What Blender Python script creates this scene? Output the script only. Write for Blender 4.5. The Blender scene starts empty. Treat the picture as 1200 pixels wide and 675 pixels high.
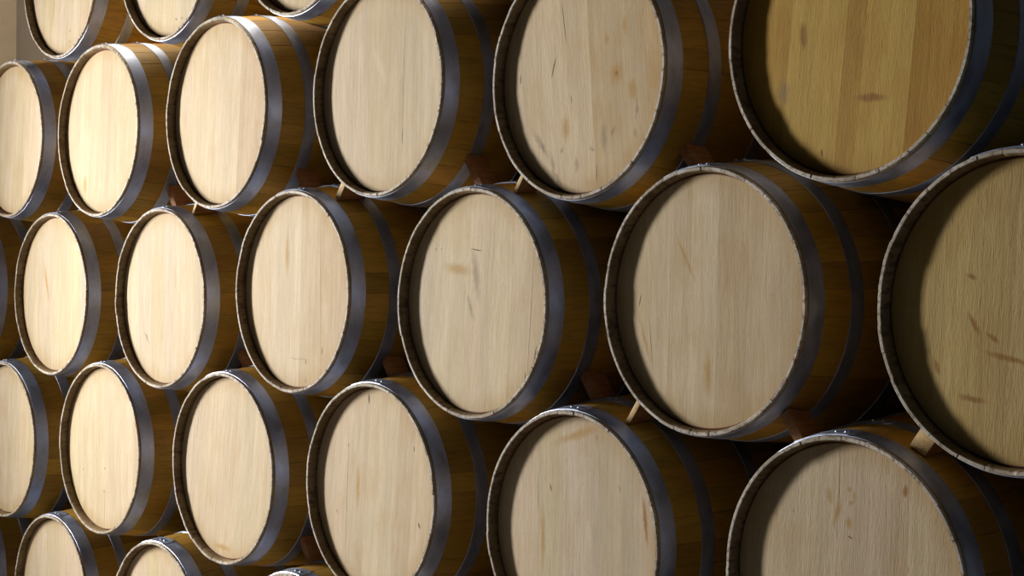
import bpy, bmesh, math, random
from mathutils import Vector
PI = math.pi
scene = bpy.context.scene
COL = scene.collection
RIM, BULGE, LEN, RIN, HD = 0.29, 0.3268, 0.95, 0.2785, 0.026

def rad(y):
    return BULGE - (BULGE - RIM) * ((y - LEN / 2) / (LEN / 2)) ** 2

# ------------------------------------------------------------------ materials
def new_mat(name):
    m = bpy.data.materials.new(name); m.use_nodes = True
    nt = m.node_tree; nt.nodes.clear()
    out = nt.nodes.new('ShaderNodeOutputMaterial'); b = nt.nodes.new('ShaderNodeBsdfPrincipled')
    nt.links.new(b.outputs[0], out.inputs[0])
    return m, nt, b

class NB:
    """small node-building helper"""
    def __init__(s, nt): s.nt = nt
    def n(s, t, **kw):
        x = s.nt.nodes.new(t)
        for k, v in kw.items(): setattr(x, k, v)
        return x
    def put(s, sock, v):
        if hasattr(v, 'is_linked') or isinstance(v, bpy.types.NodeSocket): s.nt.links.new(v, sock)
        elif v is not None: sock.default_value = v
    def math(s, op, a, b=0.0, c=None, clamp=False):
        x = s.n('ShaderNodeMath', operation=op, use_clamp=clamp)
        s.put(x.inputs[0], a); s.put(x.inputs[1], b)
        if c is not None: s.put(x.inputs[2], c)
        return x.outputs[0]
    def vmul(s, v, k):
        x = s.n('ShaderNodeVectorMath', operation='MULTIPLY'); s.put(x.inputs[0], v); x.inputs[1].default_value = k
        return x.outputs[0]
    def vadd(s, v, k):
        x = s.n('ShaderNodeVectorMath', operation='ADD'); s.put(x.inputs[0], v); s.put(x.inputs[1], k)
        return x.outputs[0]
    def noise(s, v, scale=1.0, detail=3.0, rough=0.55):
        x = s.n('ShaderNodeTexNoise'); s.put(x.inputs['Vector'], v)
        x.inputs['Scale'].default_value = scale; x.inputs['Detail'].default_value = detail
        x.inputs['Roughness'].default_value = rough
        return x.outputs['Fac']
    def rng(s, v, a, b, c=0.0, d=1.0, smooth=True):
        x = s.n('ShaderNodeMapRange', interpolation_type='SMOOTHSTEP' if smooth else 'LINEAR')
        s.put(x.inputs[0], v); s.put(x.inputs[1], a); s.put(x.inputs[2], b); s.put(x.inputs[3], c); s.put(x.inputs[4], d)
        return x.outputs[0]
    def mix(s, f, a, b, mode='MIX'):
        x = s.n('ShaderNodeMix', data_type='RGBA', blend_type=mode)
        s.put(x.inputs[0], f)
        for sock, v in ((x.inputs[6], a), (x.inputs[7], b)):
            if isinstance(v, (tuple, list)): sock.default_value = (*v[:3], 1)
            else: s.put(sock, v)
        return x.outputs[2]
    def bump(s, h, strength, dist):
        x = s.n('ShaderNodeBump'); s.put(x.inputs['Height'], h)
        x.inputs['Strength'].default_value = strength; x.inputs['Distance'].default_value = dist
        return x.outputs[0]

# node group: an elongated stain, crack or painted shade patch on a head board (position, size and lean in metres)
def mark_group():
    g = bpy.data.node_groups.new('board_mark', 'ShaderNodeTree')
    I = g.interface
    I.new_socket('Vector', in_out='INPUT', socket_type='NodeSocketVector')
    for nm in ('cx', 'cz', 'sx', 'sz', 'ang', 'soft', 'wob'): I.new_socket(nm, in_out='INPUT', socket_type='NodeSocketFloat')
    I.new_socket('Fac', in_out='OUTPUT', socket_type='NodeSocketFloat')
    gi = g.nodes.new('NodeGroupInput'); go = g.nodes.new('NodeGroupOutput'); q = NB(g)
    nz = q.n('ShaderNodeTexNoise'); g.links.new(gi.outputs['Vector'], nz.inputs['Vector']); nz.inputs['Scale'].default_value = 60; nz.inputs['Detail'].default_value = 3
    sp = q.n('ShaderNodeSeparateXYZ'); g.links.new(gi.outputs['Vector'], sp.inputs[0])
    sn = q.n('ShaderNodeSeparateColor'); g.links.new(nz.outputs['Color'], sn.inputs[0])
    wx = q.math('MULTIPLY', q.math('SUBTRACT', sn.outputs[0], 0.5), gi.outputs['wob'])
    wz = q.math('MULTIPLY', q.math('SUBTRACT', sn.outputs[1], 0.5), gi.outputs['wob'])
    dx = q.math('ADD', q.math('SUBTRACT', sp.outputs[0], gi.outputs['cx']), wx)
    dz = q.math('ADD', q.math('SUBTRACT', sp.outputs[2], gi.outputs['cz']), wz)
    ca = q.math('COSINE', gi.outputs['ang']); sa = q.math('SINE', gi.outputs['ang'])
    u = q.math('SUBTRACT', q.math('MULTIPLY', dx, ca), q.math('MULTIPLY', dz, sa))
    v = q.math('ADD', q.math('MULTIPLY', dx, sa), q.math('MULTIPLY', dz, ca))
    u = q.math('DIVIDE', u, gi.outputs['sx']); v = q.math('DIVIDE', v, gi.outputs['sz'])
    r = q.math('SQRT', q.math('ADD', q.math('MULTIPLY', u, u), q.math('MULTIPLY', v, v)))
    f = q.rng(r, q.math('SUBTRACT', 1.1, gi.outputs['soft']), q.math('ADD', 1.1, gi.outputs['soft']), 1.0, 0.0)
    g.links.new(f, go.inputs['Fac'])
    return g
MARK = mark_group()
MSTYLE = {  # colour, strength, softness, wobble
    'c': ((0.045, 0.022, 0.008), 0.97, 0.45, 0.0016), 'l': ((0.14, 0.075, 0.03), 0.75, 0.5, 0.0008),
    'r': ((0.16, 0.055, 0.020), 0.85, 0.5, 0.0020), 'k': ((0.10, 0.055, 0.020), 0.80, 0.5, 0.004),
    'o': ((0.28, 0.13, 0.025), 0.85, 0.6, 0.008), 'y': ((0.42, 0.24, 0.06), 0.75, 0.9, 0.012),
    'g': ((0.19, 0.14, 0.09), 0.55, 0.95, 0.018), 'w': ((0.70, 0.60, 0.45), 0.28, 0.95, 0.012)}

def head_material(key, seed, tone, blotch, rough_grain):
    m, nt, b = new_mat('oak_head_boards_' + key); q = NB(nt)
    tc = q.n('ShaderNodeTexCoord').outputs['Object']
    at = q.n('ShaderNodeAttribute', attribute_name='board_tint')
    p = q.vadd(tc, (seed * 1.37, seed * .61, seed * 2.11))
    # every board has its own slice of grain
    sh = q.n('ShaderNodeCombineXYZ'); q.put(sh.inputs[2], q.math('MULTIPLY', at.outputs['Alpha'], 40.0)); q.put(sh.inputs[1], q.math('MULTIPLY', at.outputs['Alpha'], 7.0))
    p = q.vadd(p, sh.outputs[0])
    fine = q.noise(q.vmul(p, (420, 60, 60)), 1, 2, .6)
    fibre = q.noise(q.vmul(p, (130, 20, 9)), 1, 4, .6)
    # lazy cathedral figure
    warp = q.noise(q.vmul(p, (9, 1, 5)), 1, 2, .5)
    sx = q.n('ShaderNodeSeparateXYZ'); q.put(sx.inputs[0], p)
    band = q.math('SINE', q.math('ADD', q.math('MULTIPLY', sx.outputs[0], 230.0), q.math('MULTIPLY', warp, 26.0)))
    broad = q.noise(q.vmul(p, (24, 4, 2.0)), 1, 3, .55)
    cloud = q.noise(q.vmul(p, (9, 4, 6)), 1, 3, .6)
    base = q.mix(q.rng(broad, .3, .7), tuple(c * .90 for c in tone), tuple(c * 1.06 for c in tone))
    base = q.mix(q.rng(fibre, .35, .75, 0, .40), base, (tone[0] * .70, tone[1] * .60, tone[2] * .45))
    base = q.mix(q.rng(fine, .52, .80, 0, .35), base, (tone[0] * .55, tone[1] * .45, tone[2] * .32))
    base = q.mix(q.rng(band, .2, 1.0, 0, .08), base, (tone[0] * .72, tone[1] * .60, tone[2] * .42))
    base = q.mix(q.rng(cloud, .46, .72, 0, blotch * 1.5), base, (tone[0] * .78, tone[1] * .64, tone[2] * .40))
    base = q.mix(1.0, base, at.outputs['Color'], 'MULTIPLY')
    # darker, yellower ring towards the edge of the head
    sp = q.n('ShaderNodeSeparateXYZ'); q.put(sp.inputs[0], tc)
    rr = q.math('SQRT', q.math('ADD', q.math('MULTIPLY', sp.outputs[0], sp.outputs[0]), q.math('MULTIPLY', sp.outputs[2], sp.outputs[2])))
    rr = q.math('ADD', rr, q.math('MULTIPLY', q.math('SUBTRACT', cloud, .5), .05))
    base = q.mix(q.rng(rr, .215, .285, 0, .50), base, (tone[0] * .62, tone[1] * .46, tone[2] * .22))
    r0 = q.math('SQRT', q.math('ADD', q.math('MULTIPLY', sp.outputs[0], sp.outputs[0]), q.math('MULTIPLY', sp.outputs[2], sp.outputs[2])))
    base = q.mix(q.rng(r0, .2725, .2750, 0, .85), base, (.17, .050, .020))
    for (t, cx, cz, sxx, szz, an) in HEADS.get(key, (0, [], []))[2]:
        col, st, soft, wob = MSTYLE[t]
        g = q.n('ShaderNodeGroup'); g.node_tree = MARK
        q.put(g.inputs['Vector'], tc); big = 1.5 if t in 'ygo' else 1.0; sxx *= big; szz *= (1.15 if big > 1 else 1)
        for k_, v_ in (('cx', cx), ('cz', cz), ('sx', max(sxx * (1.5 if t in 'cl' else 1), .0010)), ('sz', szz), ('ang', an), ('soft', soft), ('wob', wob)): g.inputs[k_].default_value = v_
        base = q.mix(q.math('MULTIPLY', g.outputs[0], st), base, col)
    q.put(b.inputs['Base Color'], base)
    b.inputs['Roughness'].default_value = .75; b.inputs['Specular IOR Level'].default_value = .25
    h = q.math('ADD', q.math('MULTIPLY', fine, 1.0), q.math('MULTIPLY', fibre, .8))
    q.put(b.inputs['Normal'], q.bump(h, rough_grain, .0012))
    return m

def stave_material():
    m, nt, b = new_mat('oak_staves'); q = NB(nt)
    tc = q.n('ShaderNodeTexCoord').outputs['Object']
    oi = q.n('ShaderNodeObjectInfo').outputs['Random']
    at = q.n('ShaderNodeAttribute', attribute_name='board_tint')
    of = q.n('ShaderNodeCombineXYZ')
    for i in range(3): q.put(of.inputs[i], q.math('MULTIPLY', oi, 11.0 + 7 * i))
    p = q.vadd(tc, of.outputs[0])
    fib = q.noise(q.vmul(p, (130, 5, 130)), 1, 3, .6)
    cl = q.noise(q.vmul(p, (5, 3, 5)), 1, 3, .55)
    base = q.mix(q.rng(cl, .3, .7), (0.31, 0.172, 0.018), (0.45, 0.258, 0.034))
    base = q.mix(q.rng(fib, .4, .75, 0, .5), base, (0.17, 0.10, 0.014))
    base = q.mix(1.0, base, at.outputs['Color'], 'MULTIPLY')
    q.put(b.inputs['Base Color'], base)
    b.inputs['Roughness'].default_value = .55; b.inputs['Specular IOR Level'].default_value = .35
    q.put(b.inputs['Normal'], q.bump(fib, .35, .001))
    return m

def chime_material(name, dark):
    m, nt, b = new_mat(name); q = NB(nt)
    tc = q.n('ShaderNodeTexCoord').outputs['Object']
    oi = q.n('ShaderNodeObjectInfo').outputs['Random']
    at = q.n('ShaderNodeAttribute', attribute_name='board_tint')
    of = q.n('ShaderNodeCombineXYZ')
    for i in range(3): q.put(of.inputs[i], q.math('MULTIPLY', oi, 13.0 + 5 * i))
    p = q.vadd(tc, of.outputs[0])
    n1 = q.noise(q.vmul(p, (90, 30, 90)), 1, 3, .6); n2 = q.noise(q.vmul(p, (14, 8, 14)), 1, 2, .5)
    n3 = q.noise(q.vmul(p, (300, 60, 300)), 1, 2, .6)
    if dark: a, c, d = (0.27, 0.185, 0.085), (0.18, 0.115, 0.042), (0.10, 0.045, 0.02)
    else: a, c, d = (0.56, 0.51, 0.44), (0.36, 0.30, 0.22), (0.13, 0.08, 0.05)
    base = q.mix(q.rng(n2, .35, .65), a, c)
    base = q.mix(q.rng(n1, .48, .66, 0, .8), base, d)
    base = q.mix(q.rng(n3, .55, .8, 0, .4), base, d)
    base = q.mix(1.0, base, at.outputs['Color'], 'MULTIPLY')
    q.put(b.inputs['Base Color'], base); b.inputs['Roughness'].default_value = .75
    q.put(b.inputs['Normal'], q.bump(n1, .5, .001))
    return m

def steel_material():
    m, nt, b = new_mat('galvanised_steel'); q = NB(nt)
    tc = q.n('ShaderNodeTexCoord').outputs['Object']
    oi = q.n('ShaderNodeObjectInfo').outputs['Random']
    of = q.n('ShaderNodeCombineXYZ')
    for i in range(3): q.put(of.inputs[i], q.math('MULTIPLY', oi, 17.0 + 5 * i))
    p = q.vadd(tc, of.outputs[0])
    n1 = q.noise(q.vmul(p, (16, 30, 16)), 1, 4, .6); n2 = q.noise(q.vmul(p, (90, 90, 90)), 1, 3, .6)
    n3 = q.noise(q.vmul(p, (8, 4, 8)), 1, 2, .5)
    base = q.mix(q.rng(n1, .3, .7), (0.30, 0.345, 0.46), (0.43, 0.485, 0.62))
    base = q.mix(q.rng(n2, .60, .76, 0, .45), base, (0.15, 0.18, 0.24))
    base = q.mix(q.rng(n3, .58, .75, 0, .35), base, (0.52, 0.54, 0.56))
    q.put(b.inputs['Base Color'], base); b.inputs['Metallic'].default_value = .80
    q.put(b.inputs['Roughness'], q.rng(n1, .3, .7, .38, .58))
    q.put(b.inputs['Normal'], q.bump(n2, .12, .001))
    return m

def wedge_material(name, c1, c2):
    m, nt, b = new_mat(name); q = NB(nt)
    tc = q.n('ShaderNodeTexCoord').outputs['Object']
    n = q.noise(q.vmul(tc, (140, 14, 140)), 1, 4, .6); n2 = q.noise(q.vmul(tc, (20, 20, 20)), 1, 2, .5)
    base = q.mix(q.rng(n, .35, .7), c1, c2)
    base = q.mix(q.rng(n2, .5, .8, 0, .5), base, (0.42, 0.24, 0.08))
    q.put(b.inputs['Base Color'], base); b.inputs['Roughness'].default_value = .7
    q.put(b.inputs['Normal'], q.bump(n, .4, .001))
    return m

def plaster_material(name, c1, c2):
    m, nt, b = new_mat(name); q = NB(nt)
    tc = q.n('ShaderNodeTexCoord').outputs['Object']
    n = q.noise(tc, 3.2, 5, .6); n2 = q.noise(tc, 45, 3, .6)
    base = q.mix(q.rng(n, .35, .65), c1, c2)
    base = q.mix(q.rng(n2, .62, .8, 0, .25), base, tuple(x * .6 for x in c2))
    q.put(b.inputs['Base Color'], base); b.inputs['Roughness'].default_value = .9
    q.put(b.inputs['Normal'], q.bump(n2, .2, .004))
    return m

# ------------------------------------------------------------------ data
# barrel axis positions (x, y of front rim, z) of the stack
POS = {
 'A1': (-1.9134, .0193, 1.1226), 'A2': (-1.15, .0092, 1.1039), 'A3': (-.386, 0, 1.0932), 'A4': (.392, .004, 1.106),
 'B0': (-2.2797, -.0062, .5592), 'B1': (-1.5473, -.018, .544), 'B2': (-.7913, -.0141, .5501), 'B3': (-.0025, .0093, .561),
 'B4': (.7671, .0161, .529), 'B5': (1.5724, -.0295, .5357),
 'C0': (-2.70, .0, 0.0), 'C1': (-1.9593, .0097, -.0157), 'C2': (-1.1687, .0086, -.0197), 'C3': (-.3938, .0017, .0105),
 'C4': (.3931, .0118, -.0104), 'C5': (1.1616, .0174, .0062), 'C6': (1.9476, -.0289, -.0011),
 'D00': (-3.07, 0.0, -.546), 'D0': (-2.3156, -.0129, -.5655), 'D1': (-1.5666, .0029, -.5399), 'D2': (-.7608, -.002, -.5321), 'D3': (-.0142, .0018, -.5233),
 'D4': (.7715, .0014, -.545), 'D5': (1.5545, -.0046, -.5431), 'D6': (2.335, 0.0, -.545),
 'E0': (-2.705, 0.004, -1.103), 'E1': (-1.9414, .0082, -1.1031), 'E2': (-1.1637, -.0041, -1.0983), 'E3': (-.384, .0, -1.091),
 'E4': (.388, .004, -1.10), 'E5': (1.170, .0, -1.10), 'E6': (1.945, .0, -1.10)}
# boards of each head: (lean of the head, joints between boards, marks)
HEADS = {
'B5':(0.101,[-0.1483,-0.0107,0.0357,0.1474,0.1874,0.2326],[('k',-0.0435,-0.2348,0.0025,0.0062,2.962),('o',0.063,-0.1231,0.0045,0.025,1.549),('o',-0.1155,-0.0047,0.005,0.0193,2.989),('g',-0.1533,-0.1193,0.007,0.0176,3.03)]),  # the grey mark is shadow at the lower left, painted into the boards
'B4':(-0.086,[-0.1357,0.0311,0.2099],[('c',-0.0485,0.1358,0.0008,0.0413,3.062),('c',-0.0922,0.0355,0.0011,0.0215,-2.757),('c',-0.037,-0.0508,0.00065,0.0083,-3.131),('k',-0.2119,0.0279,0.002,0.0102,-2.945),('y',0.1161,-0.0137,0.011,0.0159,-2.971),('o',0.116,-0.0151,0.003,0.0045,2.889),('y',0.0903,0.0694,0.0035,0.0098,3.03),('y',0.1499,0.0903,0.004,0.0142,-3.106),('y',0.164,-0.0605,0.008,0.0147,3.037),('y',-0.0612,-0.1147,0.0065,0.0194,-3.066),('g',-0.1509,-0.1415,0.0045,0.029,2.563),('g',-0.145,-0.1498,0.002,0.0067,3.025),('g',-0.1132,-0.1927,0.0035,0.0169,2.969),('g',0.0648,-0.1544,0.0045,0.0208,-3.066),('g',0.1653,-0.1578,0.0025,0.0083,3.08),('g',-0.0317,-0.2066,0.003,0.0115,-3.066),('g',0.0239,-0.1768,0.002,0.0059,2.242),('g',-0.0797,-0.1646,0.0025,0.0049,-3.066),('g',0.1741,-0.1055,0.002,0.0164,-3.004),('g',0.0948,-0.1455,0.0025,0.0069,-2.612),('c',0.0342,-0.234,0.0006,0.0215,-3.09),('g',-0.1011,-0.229,0.0035,0.0141,2.518)]),
'B3':(0.024,[-0.1389,-0.0626,0.0449,0.0982,0.1762],[('l',0.0954,0.01,0.00035,0.1183,-3.132),('c',0.0951,-0.1306,0.00065,0.0189,-3.106),('g',-0.1879,-0.1296,0.0015,0.009,3.107),('w',-0.0989,0.0994,0.009,0.0308,3.059),('w',-0.0106,0.0609,0.009,0.046,2.589)]),
'C6':(0.06,[-0.1701,-0.0834,-0.0169],[('o',-0.0921,-0.0294,0.003,0.0159,2.549),('o',-0.053,-0.0506,0.0025,0.0111,2.109),('o',-0.0198,-0.0847,0.003,0.0329,1.71),('o',-0.0862,-0.166,0.0035,0.0199,1.649),('o',-0.1033,0.0571,0.0025,0.008,1.918),('o',-0.1658,-0.1149,0.003,0.0111,2.732)]),
'C5':(0.023,[-0.1616,-0.11,-0.0468,0.0314,0.1154],[('c',-0.1986,-0.0056,0.0008,0.0117,-2.938),('l',-0.162,-0.0977,0.0004,0.0526,2.996),('y',-0.0633,0.0925,0.0025,0.0352,2.589),('y',-0.1805,-0.094,0.0025,0.0313,2.773),('y',0.0098,-0.1567,0.006,0.0304,3.064)]),
'C4':(0.073,[-0.1655,-0.0335,0.0582,0.2093],[('l',0.2089,-0.0114,0.00045,0.1489,-3.138),('c',0.2331,-0.102,0.0009,0.0172,-2.995),('c',0.202,-0.1609,0.0009,0.0092,-3.077),('c',-0.007,0.1341,0.00075,0.0178,1.635),('k',-0.1691,0.1255,0.0015,0.0032,2.751),('y',-0.0764,0.0808,0.007,0.0321,1.608),('g',-0.0038,0.0718,0.006,0.0413,2.913),('g',-0.0191,-0.0124,0.004,0.0212,2.686),('k',-0.148,0.1273,0.001,0.0032,3.058)]),
'C3':(0.03,[-0.1353,0.0176,0.1136],[('l',0.1207,-0.0202,0.0004,0.2056,3.101),('c',0.1327,-0.1626,0.001,0.0096,-3.01),('c',0.0529,-0.1997,0.001,0.0051,-3.008),('c',0.0543,-0.254,0.00075,0.0067,3.101),('g',0.0211,-0.1929,0.00075,0.0311,1.529),('y',-0.0547,0.1097,0.005,0.0392,3.101)]),
'D5':(0.032,[-0.1457,-0.0258,0.0993,0.1416],[('r',-0.0248,0.2071,0.0008,0.0465,3.122),('y',-0.0277,0.1362,0.0035,0.0183,-2.887),('y',-0.0466,0.1667,0.0035,0.0106,2.882),('y',0.0004,0.1841,0.0025,0.0034,3.099),('y',0.0129,0.1705,0.0015,0.0097,-3.035),('y',0.0047,0.1574,0.0015,0.0042,1.114),('y',0.0013,0.1185,0.0035,0.0083,2.976),('w',-0.0297,0.0685,0.00075,0.0081,-3.114),('w',-0.0292,0.0388,0.00075,0.0049,-3.005),('g',-0.1373,0.1236,0.001,0.0039,3.014),('o',0.1304,0.1975,0.004,0.0086,-2.992),('r',0.0057,0.0907,0.0015,0.0051,1.935)]),
'D4':(-0.001,[-0.1257,-0.0394,0.0778,0.1912],[('c',-0.0833,0.1004,0.001,0.008,2.887),('l',-0.1281,0.0828,0.00035,0.0406,3.133),('g',0.0723,0.2307,0.0015,0.0053,2.942),('y',-0.1106,-0.0209,0.0035,0.0483,3.133),('y',0.0078,0.2332,0.005,0.0531,1.254),('w',0.0451,0.0104,0.007,0.0185,3.133),('o',0.2278,0.0587,0.003,0.0361,3.017),('g',0.1469,0.1215,0.002,0.0055,2.852)]),
'D3':(0.084,[-0.1921,-0.1132,-0.0381,0.0916,0.164],[('c',-0.0479,0.2430,0.0017,0.0120,3.046),('l',-0.1238,-0.0437,0.00045,0.1491,3.098),('c',-0.1299,0.1019,0.0006,0.0055,-2.964),('k',0.2017,-0.0564,0.003,0.0066,2.526),('c',0.162,0.1402,0.0008,0.0063,-3.13),('y',-0.0763,-0.0054,0.0045,0.0391,3.084),('g',-0.167,-0.0905,0.0015,0.0058,2.758)]),
'D2':(0.132,[-0.1646,-0.0237,0.1495],[('l',-0.1759,0.1372,0.0004,0.0388,3.141),('l',-0.1903,0.0956,0.0004,0.0393,-3.095),('y',0.0067,-0.247,0.004,0.0285,1.484)]),
'D1':(-0.002,[-0.1529,0.0003,0.1245],[('c',0.0032,-0.0688,0.00125,0.0025,3.132),('c',-0.0001,-0.1483,0.00125,0.0044,3.132),('l',0.0034,-0.2039,0.0004,0.0467,3.111),('c',-0.1561,-0.0856,0.001,0.0029,3.132)]),
'B1':(0.045,[-0.1659,-0.0243,0.0928],[('w',-0.0221,-0.0008,0.0005,0.2527,3.14),('y',-0.1222,-0.1843,0.006,0.0219,3.085)]),
'B2':(0.072,[-0.1805,-0.0342,0.1063],[('w',-0.0245,-0.0734,0.006,0.0263,3.059)]),
'A1':(0.1,[-0.1971,-0.0791,0.031,0.1248],[('l',0.031,-0.171,0.00035,0.0893,3.142),('c',0.0575,-0.191,0.0015,0.0028,3.03),('c',0.06,-0.2294,0.0015,0.0024,3.03),('l',-0.08,-0.1202,0.0003,0.0412,3.12)]),
'A2':(0.074,[-0.1453,-0.0311,0.0659],[('k',0.0978,-0.2202,0.002,0.0051,2.338),('k',0.0613,-0.222,0.002,0.0058,2.049)]),
'C2':(-0.004,[-0.1729,-0.0063,0.0829],[('c',-0.1172,-0.1286,0.001,0.0098,2.932),('g',-0.1172,-0.1308,0.002,0.0156,2.442)]),
'C1':(0.023,[-0.13,-0.0103,0.1058],[('y',-0.0755,0.0418,0.005,0.0428,2.834)]),

}
# tints of the boards, only where the photo shows them clearly
TINTS = {
 'B5': [(.86, .74, .46), (.98, .90, .74), (.80, .66, .42), (1.0, .92, .78), (.74, .58, .28), (.84, .72, .48), (.80, .66, .40)],
 'C5': [(.95, .90, .78), (1.0, .95, .86), (.98, .93, .84), (1.04, 1.0, .93), (.88, .80, .67), (.95, .89, .79)],
 'B2': [(1.0, .97, .93), (1.02, .99, .92), (1.03, 1.0, .96), (.90, .82, .76)],
 'B1': [(1.0, .95, .90), (1.02, .99, .92), (.93, .86, .80), (.98, .90, .82)],
 'C3': [(.98, .93, .86), (1.04, 1.02, .99), (.93, .88, .80), (.96, .89, .82)],
 'D5': [(.93, .89, .80), (.98, .95, .90), (.98, .93, .90), (.90, .82, .75), (1.0, .96, .88)],
 'C6': [(.90, .82, .60), (.94, .88, .68), (.86, .78, .60), (.92, .86, .72)],
 'B4': [(.98, .93, .85), (1.05, 1.0, .92), (.94, .86, .72), (.92, .80, .62)],
}
LABEL = {
 'A1': 'oak barrel highest up at the far left, beige wall beside it, two dots on head',
 'A2': 'oak barrel of the cut-off top row with two small knots low on its head',
 'A3': 'oak barrel of the top row, just a sliver of head under the upper photo edge',
 'A4': 'oak barrel of the top row above the photo edge, right of the sliver barrel',
 'B0': 'leftmost oak barrel of the second row, its head cut by the left photo edge',
 'B1': 'pale oak barrel in second row, white joint line down the middle of its head',
 'B2': 'oak barrel in second row whose head has a pinkish darker board on the right',
 'B3': 'oak barrel in second row, thin dark crack low on the right of its smooth head',
 'B4': 'oak barrel with grey mould spots and yellow stains on its head, second row',
 'B5': 'big oak barrel at upper right, head of alternating orange and light boards',
 'C0': 'oak barrel at the left photo edge in the middle row, only its grey hoop showing',
 'C1': 'oak barrel in middle row with bright cream head, second from the left photo edge',
 'C2': 'oak barrel in middle row, pale head with one small grey nick low on the left',
 'C3': 'oak barrel in middle row, light left half of head, thin dark seam on right',
 'C4': 'oak barrel in middle row, two red-brown splits at lower right of its head',
 'C5': 'large oak barrel in middle row, fully in view, light and darker board meeting mid-head',
 'C6': 'oak barrel cut by the right photo edge, orange glue-like drips on its shaded head',
 'D00': 'oak barrel in fourth row past the left photo edge, beneath the hoop-only barrel',
 'D0': 'very bright oak barrel cut by the left photo edge, in the row below the middle',
 'D1': 'oak barrel in fourth row, pale head with tiny dark dots in a vertical line',
 'D2': 'oak barrel in fourth row, leaning boards, small dark grain lines at upper left of head',
 'D3': 'oak barrel in fourth row with a short black slit at the top of its head',
 'D4': 'oak barrel in fourth row, bright rivets on top, small dark nick high on plain head',
 'D5': 'oak barrel at bottom right, brown drip stain below a red crack in its head',
 'D6': 'oak barrel past the right photo edge in the fourth row, under the dripped barrel',
 'E0': 'oak barrel in bottom left corner, only a strip of grey hoop showing',
 'E1': 'oak barrel at the bottom left, blue-lit hoop, head cut by the lower photo edge',
 'E2': 'oak barrel at the bottom, only the upper curve of its head showing, second from left',
 'E3': 'oak barrel at the bottom edge, just its shiny hoop top peeping up',
 'E4': 'oak barrel in lowest row below the photo edge, between slit and nicked head barrels',
 'E5': 'oak barrel in lowest row below the photo edge, between nicked and brown-drip head barrels',
 'E6': 'oak barrel in lowest row below the photo edge, right end of the row'}
TONE = (0.595, 0.50, 0.36)

# ------------------------------------------------------------------ mesh helpers
def link(name, me, mats, parent=None, loc=(0, 0, 0), rot=0.0, smooth=None):
    o = bpy.data.objects.new(name, me); COL.objects.link(o)
    for m in mats:
        if m.name not in [x.name for x in me.materials if x]: me.materials.append(m)
    o.location = loc; o.rotation_euler = (0, rot, 0)
    if parent: o.parent = parent
    return o

def fill_tint(bm, fn):
    lay = bm.loops.layers.float_color.new('board_tint')
    for f in bm.faces:
        c = fn(f)
        for l in f.loops: l[lay] = c

def to_mesh(bm, name, angle=math.radians(35)):
    me = bpy.data.meshes.new(name); bm.normal_update(); bm.to_mesh(me); bm.free()
    for p in me.polygons: p.use_smooth = True
    me.set_sharp_from_angle(angle=angle)
    return me

NST, SUB = 30, 8
def staves_mesh(seed):
    """thirty bent staves in one shell: bulged outside, chime ends, inner chime wall, croze"""
    rnd = random.Random(seed); N = NST * SUB
    w = [rnd.uniform(.8, 1.25) for _ in range(NST)]; tot = sum(w); edges = [0]
    for x in w: edges.append(edges[-1] + x / tot * 2 * PI)
    ang, sid, pos = [], [], []
    for i in range(NST):
        for k in range(SUB):
            fr = 0 if k == 0 else (.004 / (edges[i + 1] - edges[i]) if k == 1 else (1 - .004 / (edges[i + 1] - edges[i]) if k == SUB - 1 else (k - 1) / (SUB - 2)))
            ang.append(edges[i] + (edges[i + 1] - edges[i]) * fr); sid.append(i); pos.append(k)
    jr = [rnd.uniform(-.0007, .0007) for _ in range(NST)]; jy = [rnd.uniform(-.0010, .0010) for _ in range(NST)]
    tint = []
    for i in range(NST):
        v = rnd.uniform(.72, 1.12); tint.append((v, v * rnd.uniform(.92, 1.04), v * rnd.uniform(.85, 1.05), 1))
    front = [(RIN - .003, HD + .010), (RIN, HD + .004), (RIN, .018), (RIN + .0003, .0075), (RIN + .0030, .0022), (RIN + .0044, 0.0), (RIM - .0014, 0.0), (RIM - .0002, .0012), (rad(.004), .004)]
    ys = [.03, .06, .10, .15, .20, .26, .32, .40, .475]
    prof = [(r, y, 1) for r, y in front] + [(rad(y), y, 0) for y in ys]
    prof += [(rad(LEN - y), LEN - y, 0) for y in reversed(ys[:-1])] + [(r, LEN - y, -1) for r, y in reversed(front)]
    bm = bmesh.new(); rings = []
    for r, y, e in prof:
        ring = []
        for a, s, k in zip(ang, sid, pos):
            rr, yy = r, y
            if e:
                if r > RIN + .001: rr += jr[s]
                if abs(y) < .01 or abs(y - LEN) < .01: yy += jy[s] * e
                if k == 0: rr -= .0003 if r > RIN + .006 else 0; yy += .0009 * e
            elif k == 0: rr -= .0014
            ring.append(bm.verts.new((rr * math.cos(a), yy, rr * math.sin(a))))
        rings.append(ring)
    nf = len(front)
    for j in range(len(rings) - 1):
        for i in range(N):
            f = bm.faces.new((rings[j][i], rings[j + 1][i], rings[j + 1][(i + 1) % N], rings[j][(i + 1) % N]))
            jj = min(j, len(rings) - 2 - j)
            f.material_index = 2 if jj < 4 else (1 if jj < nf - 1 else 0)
    idx = {f: k for k, f in enumerate(bm.faces)}
    sl = [sid[k % N] for k in range(len(bm.faces))]; ps = [pos[k % N] for k in range(len(bm.faces))]
    bm.faces.ensure_lookup_table()
    def tf(f):
        k = idx[f]; t = tint[sl[k]]
        if f.material_index: t = tuple(.72 + .28 * c for c in t[:3]) + (1,)
        return t
    fill_tint(bm, tf)
    bmesh.ops.recalc_face_normals(bm, faces=bm.faces)
    return to_mesh(bm, 'staves')

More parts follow.
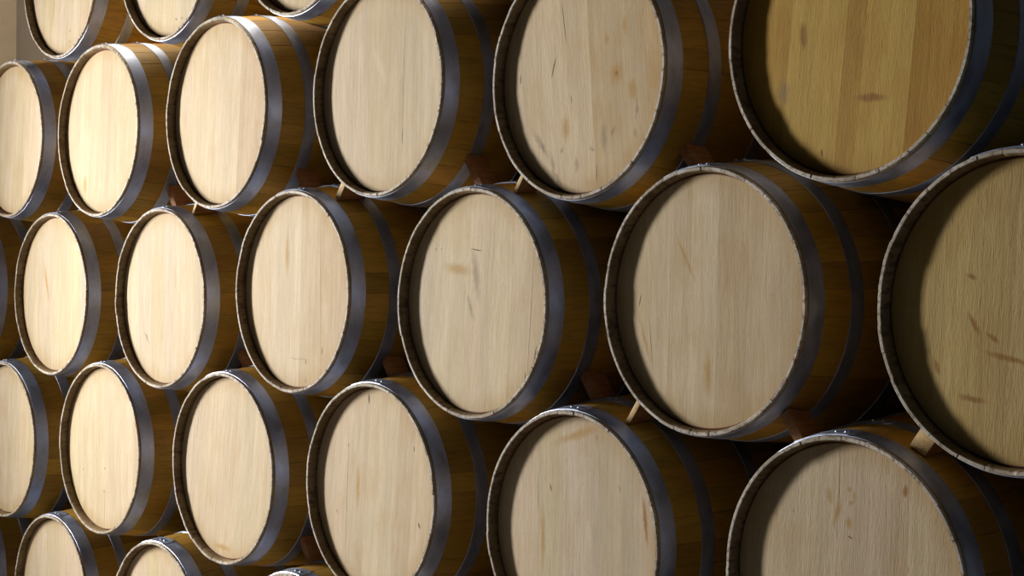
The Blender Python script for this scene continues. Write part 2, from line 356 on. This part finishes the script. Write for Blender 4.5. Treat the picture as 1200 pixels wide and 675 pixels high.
def head_mesh(key, joints, tints, rnd):
    """separate flat boards, clipped to the round head and bevelled towards the croze"""
    R1, R2 = .2755, .2785
    xs = [-R1] + [j for j in joints if -R1 + .02 < j < R1 - .02] + [R1]
    # wide gaps get extra joints like the neighbours
    full = [xs[0]]
    for a, b in zip(xs[:-1], xs[1:]):
        if b - a > .15: full.append((a + b) / 2)
        full.append(b)
    if tints and len(tints) == len(xs) - 1: full = xs
    bm = bmesh.new(); lay = bm.loops.layers.float_color.new('board_tint')
    for i, (a, b) in enumerate(zip(full[:-1], full[1:])):
        off = rnd.uniform(0, .00012); al = rnd.random()
        if tints and i < len(tints): t = (*tints[i], al)
        else:
            v = rnd.uniform(.92, 1.04); t = (v, v * rnd.uniform(.95, 1.0), v * rnd.uniform(.88, 1.0), al)
        n = 14; us = [a + (b - a) * .5 * (1 - math.cos(PI * k / n)) for k in range(n + 1)]
        def outline(x, s): return (x, s * math.sqrt(max(R1 * R1 - x * x, 0)))
        pts = [outline(x, 1) for x in us] + [outline(x, -1) for x in reversed(us)]
        cl = []
        for p in pts:
            if not cl or math.dist(p, cl[-1]) > 1e-5: cl.append(p)
        if math.dist(cl[0], cl[-1]) < 1e-5: cl.pop()
        f1 = [bm.verts.new((x, off, z)) for x, z in cl]
        k = R2 / R1
        def back(x, z):
            r = math.hypot(x, z)
            return (x, z) if r < R1 - 1e-4 else (x * k, z * k)
        f2 = [bm.verts.new((back(x, z)[0], .004, back(x, z)[1])) for x, z in cl]
        f3 = [bm.verts.new((v.co.x, .018, v.co.z)) for v in f2]
        fs = [bm.faces.new(f1), bm.faces.new(list(reversed(f3)))]
        m = len(cl)
        for q in range(m):
            fs.append(bm.faces.new((f1[q], f2[q], f2[(q + 1) % m], f1[(q + 1) % m])))
            fs.append(bm.faces.new((f2[q], f3[q], f3[(q + 1) % m], f2[(q + 1) % m])))
        for f in fs:
            for l in f.loops: l[lay] = t
    bmesh.ops.recalc_face_normals(bm, faces=bm.faces)
    me = bpy.data.meshes.new('barrel_head'); bm.to_mesh(me); bm.free()
    return me

def hoop_mesh(y0, y1, lap=True):
    """flat steel band following the bulge, its riveted end lapped over itself at the top"""
    N = 144; th = .0016; bm = bmesh.new()
    def band(a0, a1, closed, lift, n):
        rings = []
        for i in range(n + (0 if closed else 1)):
            a = a0 + (a1 - a0) * i / n; c, s = math.cos(a), math.sin(a)
            t = i / n; L = lift
            yy0, yy1 = y0, y1
            if not closed:
                d = min(t, 1 - t) * (a1 - a0) * .3
                cut = max(0, .010 - d) * .9            # clipped corners of the free end
                yy0 += cut; yy1 -= cut
            ym = (yy0 + yy1) / 2
            pr = [(rad(yy0) + .0001 + L, yy0), (rad(yy0) + th + L, yy0 + .0006), (rad(ym) + th + L, ym), (rad(yy1) + th + L, yy1 - .0006), (rad(yy1) + .0001 + L, yy1)]
            rings.append([bm.verts.new((r * c, y, r * s)) for r, y in pr])
        m = len(rings); K = 5
        for i in range(m if closed else m - 1):
            A, B = rings[i], rings[(i + 1) % m]
            for k in range(K): bm.faces.new((A[k], A[(k + 1) % K], B[(k + 1) % K], B[k]))
        if not closed: bm.faces.new(rings[0]); bm.faces.new(list(reversed(rings[-1])))
    band(0, 2 * PI, True, 0, N)
    if lap: band(math.radians(82), math.radians(112), False, .0017, 16)
    bmesh.ops.recalc_face_normals(bm, faces=bm.faces)
    return to_mesh(bm, 'hoop', math.radians(30))

def rivet_mesh():
    bm = bmesh.new(); prof = [(.0052, -.001), (.0052, .0008), (.0042, .0023), (.0022, .0032)]
    N = 14; rings = [[bm.verts.new((r * math.cos(2 * PI * i / N), r * math.sin(2 * PI * i / N), z)) for i in range(N)] for r, z in prof]
    for A, B in zip(rings[:-1], rings[1:]):
        for i in range(N): bm.faces.new((A[i], A[(i + 1) % N], B[(i + 1) % N], B[i]))
    bm.faces.new(rings[-1]); bm.faces.new(list(reversed(rings[0])))
    bmesh.ops.recalc_face_normals(bm, faces=bm.faces)
    return to_mesh(bm, 'rivet', math.radians(50))

# ------------------------------------------------------------------ materials in use
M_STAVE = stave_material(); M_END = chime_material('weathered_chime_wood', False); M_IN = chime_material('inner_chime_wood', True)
M_STEEL = steel_material(); M_WEDGE = wedge_material('stained_wedge_wood', (0.34, 0.15, 0.05), (0.23, 0.085, 0.028)); M_SAWN_LIT = wedge_material('lit_sawn_end_wood', (0.60, 0.40, 0.15), (0.45, 0.27, 0.09))  # sawn ends of left-hand wedges: colour lightened to look lit

STAVES = [staves_mesh(s) for s in (3, 8, 21, 34)]
HOOPS = [('head_hoop', hoop_mesh(.008, .0525)), ('quarter_hoop', hoop_mesh(.127, .165)), ('bilge_hoop', hoop_mesh(.305, .340))]
RIVET = rivet_mesh()
HY = {'head_hoop': .028, 'quarter_hoop': .146, 'bilge_hoop': .3225}

def put_hoops(root, rot):
    for nm, me in HOOPS:
        for end in (0, 1):
            o = link(nm, me, [M_STEEL], root, (0, LEN if end else 0, 0))
            if end: o.rotation_euler = (0, 0, PI)
            yy = HY[nm]
            for a in (87.0, 91.5):
                A = math.radians(a); r = rad(yy) + .0033
                rv = link('rivet', RIVET, [M_STEEL], o, (r * math.cos(A), yy, r * math.sin(A)))
                rv.rotation_euler = (0, PI / 2 - A, 0)
            if rot: o.rotation_euler.rotate_axis('Y', rot)

ROWTXT = {'A': 'barrels of the cut-off top row', 'B': 'barrels of the second row', 'C': 'barrels of the middle row', 'D': 'barrels of the fourth row', 'E': 'barrels of the bottom row'}
for n, (key, (x, y, z)) in enumerate(POS.items()):
    rnd = random.Random(100 + n)
    root = bpy.data.objects.new('wine_barrel', None); COL.objects.link(root)
    root.location = (x, y, z); root.empty_display_size = .1
    root['label'] = LABEL[key]; root['category'] = 'barrel'; root['group'] = ROWTXT[key[0]]
    lean, joints, _ = HEADS.get(key, (rnd.uniform(-.08, .1), [-.17 + rnd.uniform(-.02, .02), -.08 + rnd.uniform(-.02, .02), .01 + rnd.uniform(-.02, .02), .10 + rnd.uniform(-.02, .02), .18], []))
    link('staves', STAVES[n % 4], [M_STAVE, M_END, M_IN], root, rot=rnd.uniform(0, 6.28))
    tone = TONE; blotch = rnd.uniform(.10, .22); grain = .35
    if key == 'B5': tone, blotch, grain = (.57, .405, .11), .40, .4
    if key == 'C6': tone, blotch, grain = (.56, .44, .22), .35, .5
    if key == 'D5': blotch, grain = .28, .5
    if key == 'B4': blotch = .30
    hm = head_material(key, 1.0 + n * .73, tone, blotch, grain)
    me = head_mesh(key, joints, TINTS.get(key), rnd)
    link('barrel_head', me, [hm], root, (0, HD, 0), lean)
    o = link('barrel_head', me, [hm], root, (0, LEN - HD, 0)); o.rotation_euler = (0, 0, PI)
    put_hoops(root, math.radians(rnd.uniform(-4, 4)))

# ------------------------------------------------------------------ wedges between the barrels
def wedge(P, Q, side, s0, s1, y0, y1, label):
    """block driven between barrel P and the lower barrel Q; side=+1 on the right of the contact, -1 on the left"""
    A = Vector((POS[P][0], POS[P][2])); B = Vector((POS[Q][0], POS[Q][2]))
    mid = (A + B) / 2; d = B - A; D = d.length; n = d / D; T = Vector((-n.y, n.x)) if side > 0 else Vector((n.y, -n.x))
    if T.y < 0: T = -T
    bm = bmesh.new(); V = {}
    for si, s in enumerate((s0, s1)):
        for yi, yv in enumerate((y0, y1)):
            for k in (-1, 1):
                yl = yv - (POS[P][1] if k < 0 else POS[Q][1])
                r = rad(yl) + .003
                h = D / 2 - math.sqrt(r * r - s * s) - .0014
                c = mid + T * s + n * (k * h)
                V[(si, yi, k)] = bm.verts.new((c.x, yv, c.y))
    q = lambda *a: bm.faces.new([V[i] for i in a])
    q((0, 0, -1), (0, 0, 1), (0, 1, 1), (0, 1, -1)); q((1, 0, -1), (1, 1, -1), (1, 1, 1), (1, 0, 1))
    q((0, 0, -1), (1, 0, -1), (1, 0, 1), (0, 0, 1)); q((0, 1, -1), (0, 1, 1), (1, 1, 1), (1, 1, -1))
    q((0, 0, -1), (0, 1, -1), (1, 1, -1), (1, 0, -1)); q((0, 0, 1), (1, 0, 1), (1, 1, 1), (0, 1, 1))
    bmesh.ops.recalc_face_normals(bm, faces=bm.faces)
    bmesh.ops.bevel(bm, geom=list(bm.edges), offset=.0015, segments=2, affect='EDGES', profile=.6)
    cen = Vector((mid.x + T.x * (s0 + s1) / 2, (y0 + y1) / 2, mid.y + T.y * (s0 + s1) / 2))
    for v in bm.verts: v.co -= cen
    bm.normal_update()
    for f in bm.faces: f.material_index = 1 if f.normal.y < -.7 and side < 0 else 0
    me = to_mesh(bm, 'wedge', math.radians(30))
    o = link('wooden_wedge', me, [M_WEDGE, M_SAWN_LIT], None, cen)
    o['label'] = label; o['category'] = 'wedge'; o['group'] = 'wooden wedges between the barrels'

W = [
 ('C5', 'D5', 1, .016, .040, .066, .132, 'reddish wooden wedge right above the bottom right barrel with the brown drip stain'),
 ('C4', 'D4', 1, .104, .128, .160, .225, 'brown square-faced wooden wedge in the dark gap above the nicked-head barrel'),
 ('C3', 'D3', 1, .086, .108, .150, .212, 'brown wooden wedge above the rivets of the barrel with the black slit'),
 ('B3', 'C4', 1, .080, .104, .130, .195, 'dark red wooden wedge above the barrel with two red-brown splits'),
 ('B2', 'C3', 1, .086, .108, .120, .180, 'dim red wooden wedge below right of the barrel with the pinkish board'),
 ('B4', 'C5', 1, .080, .106, .120, .185, 'dim brown wooden wedge above the large fully visible barrel of the middle row'),
 ('C2', 'D2', 1, .090, .112, .150, .205, 'narrow reddish wooden wedge half hidden left of the light-and-seam headed barrel'),
 ('B1', 'C2', 1, .080, .104, .120, .180, 'orange-red wooden wedge half hidden left of the pinkish-board barrel, below its rim'),
 ('D2', 'E3', 1, .080, .104, .130, .190, 'dark wooden wedge above the shiny hoop top peeping up at the bottom edge'),
 ('C6', 'D5', -1, .026, .066, .056, .180, 'wooden wedge with lit yellow sawn end under the barrel at the right photo edge'),
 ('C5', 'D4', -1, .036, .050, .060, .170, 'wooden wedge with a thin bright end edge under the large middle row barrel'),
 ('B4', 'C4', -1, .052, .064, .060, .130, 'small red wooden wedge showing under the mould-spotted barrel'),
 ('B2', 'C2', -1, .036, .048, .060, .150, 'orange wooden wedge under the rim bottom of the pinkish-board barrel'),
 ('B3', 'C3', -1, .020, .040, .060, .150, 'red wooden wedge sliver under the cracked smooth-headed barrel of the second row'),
]
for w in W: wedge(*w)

# ------------------------------------------------------------------ room
def slab(name, x0, x1, y0, y1, z0, z1, mat):
    bm = bmesh.new(); bmesh.ops.create_cube(bm, size=1)
    for v in bm.verts: v.co = Vector((x0 + (v.co.x + .5) * (x1 - x0), y0 + (v.co.y + .5) * (y1 - y0), z0 + (v.co.z + .5) * (z1 - z0)))
    me = bpy.data.meshes.new(name); bm.to_mesh(me); bm.free()
    o = link(name, me, [mat]); o['kind'] = 'structure'; return o
FL = -1.4325
M_WALL = plaster_material('plaster_grey_beige', (.36, .31, .27), (.31, .265, .225))
M_WALL2 = plaster_material('plaster_warm_beige', (.33, .27, .20), (.28, .23, .165))
M_FLOOR = plaster_material('concrete_floor', (.10, .09, .08), (.07, .065, .06))
slab('wall_back', -4.66, 9.0, 1.10, 1.25, FL, 3.0, M_WALL)
slab('wall_left', -4.81, -4.66, -5.0, 1.25, FL, 3.0, M_WALL2)
slab('floor', -4.81, 9.0, -5.0, 1.25, FL - .12, FL, M_FLOOR)

# ------------------------------------------------------------------ light
def area(name, loc, target, sx, sy, power, col, spread=PI):
    l = bpy.data.lights.new(name, 'AREA'); l.shape = 'RECTANGLE'; l.size = sx; l.size_y = sy; l.energy = power; l.color = col; l.spread = spread
    o = bpy.data.objects.new(name, l); COL.objects.link(o); o.location = loc
    o.rotation_euler = (Vector(target) - Vector(loc)).to_track_quat('-Z', 'Y').to_euler()
    return o
P1, P2 = Vector((-3.50, -1.90)), Vector((-3.32, -1.48))
c = (P1 + P2) / 2; nrm = Vector((1, -.49)).normalized()
area('daylight_from_doorway', (c.x, c.y, .25), (c.x + nrm.x, c.y + nrm.y, .25), 0.46, 1.2, 500, (1.0, .975, .935))
area('corner_wall_fill', (-3.75, -1.6, .6), (-4.6, 1.0, 1.4), .8, 1.2, 6, (1.0, .92, .82))  # added fill that brightens the wall corner, no real source there
area('skylight_over_stack', (-1.5, .30, 3.0), (-1.5, .28, 0), 2.2, .5, 210, (1.0, .88, .70))
area('blue_daylight_from_far_end', (8.6, -1.2, .0), (-4, -.6, 0), 1.6, 2.8, 14, (.50, .72, 1.0))
area('dim_fill_behind', (4.6, -4.4, 1.4), (0, 0, -.3), 2.4, 1.8, 1.2, (.62, .80, 1.0))  # added weak bluish fill from behind the camera, no known opening

w = bpy.data.worlds.new('World'); scene.world = w; w.use_nodes = True
bg = w.node_tree.nodes['Background']; bg.inputs[0].default_value = (.55, .72, 1.0, 1); bg.inputs[1].default_value = .002

# ------------------------------------------------------------------ camera
f, cx, cy, cz, yaw, pit, rol = 1.8916, 3.5048, -2.5814, .0533, .8486, -.0061, .0069
cam = bpy.data.cameras.new('camera'); co = bpy.data.objects.new('camera', cam); COL.objects.link(co)
cam.sensor_width = 36; cam.lens = f * 1000 / 1200 * 36; cam.clip_start = .05
F = Vector((-math.sin(yaw) * math.cos(pit), math.cos(yaw) * math.cos(pit), math.sin(pit)))
r = F.cross(Vector((0, 0, 1))).normalized(); u = r.cross(F)
r2 = r * math.cos(rol) + u * math.sin(rol); u2 = -r * math.sin(rol) + u * math.cos(rol)
from mathutils import Matrix
co.matrix_world = Matrix(((r2.x, u2.x, -F.x, cx), (r2.y, u2.y, -F.y, cy), (r2.z, u2.z, -F.z, cz), (0, 0, 0, 1)))
scene.camera = co
vs = scene.view_settings
vs.view_transform = 'Standard'; vs.look = 'None'; vs.exposure = 0.0; vs.gamma = 1.0; vs.use_curve_mapping = False
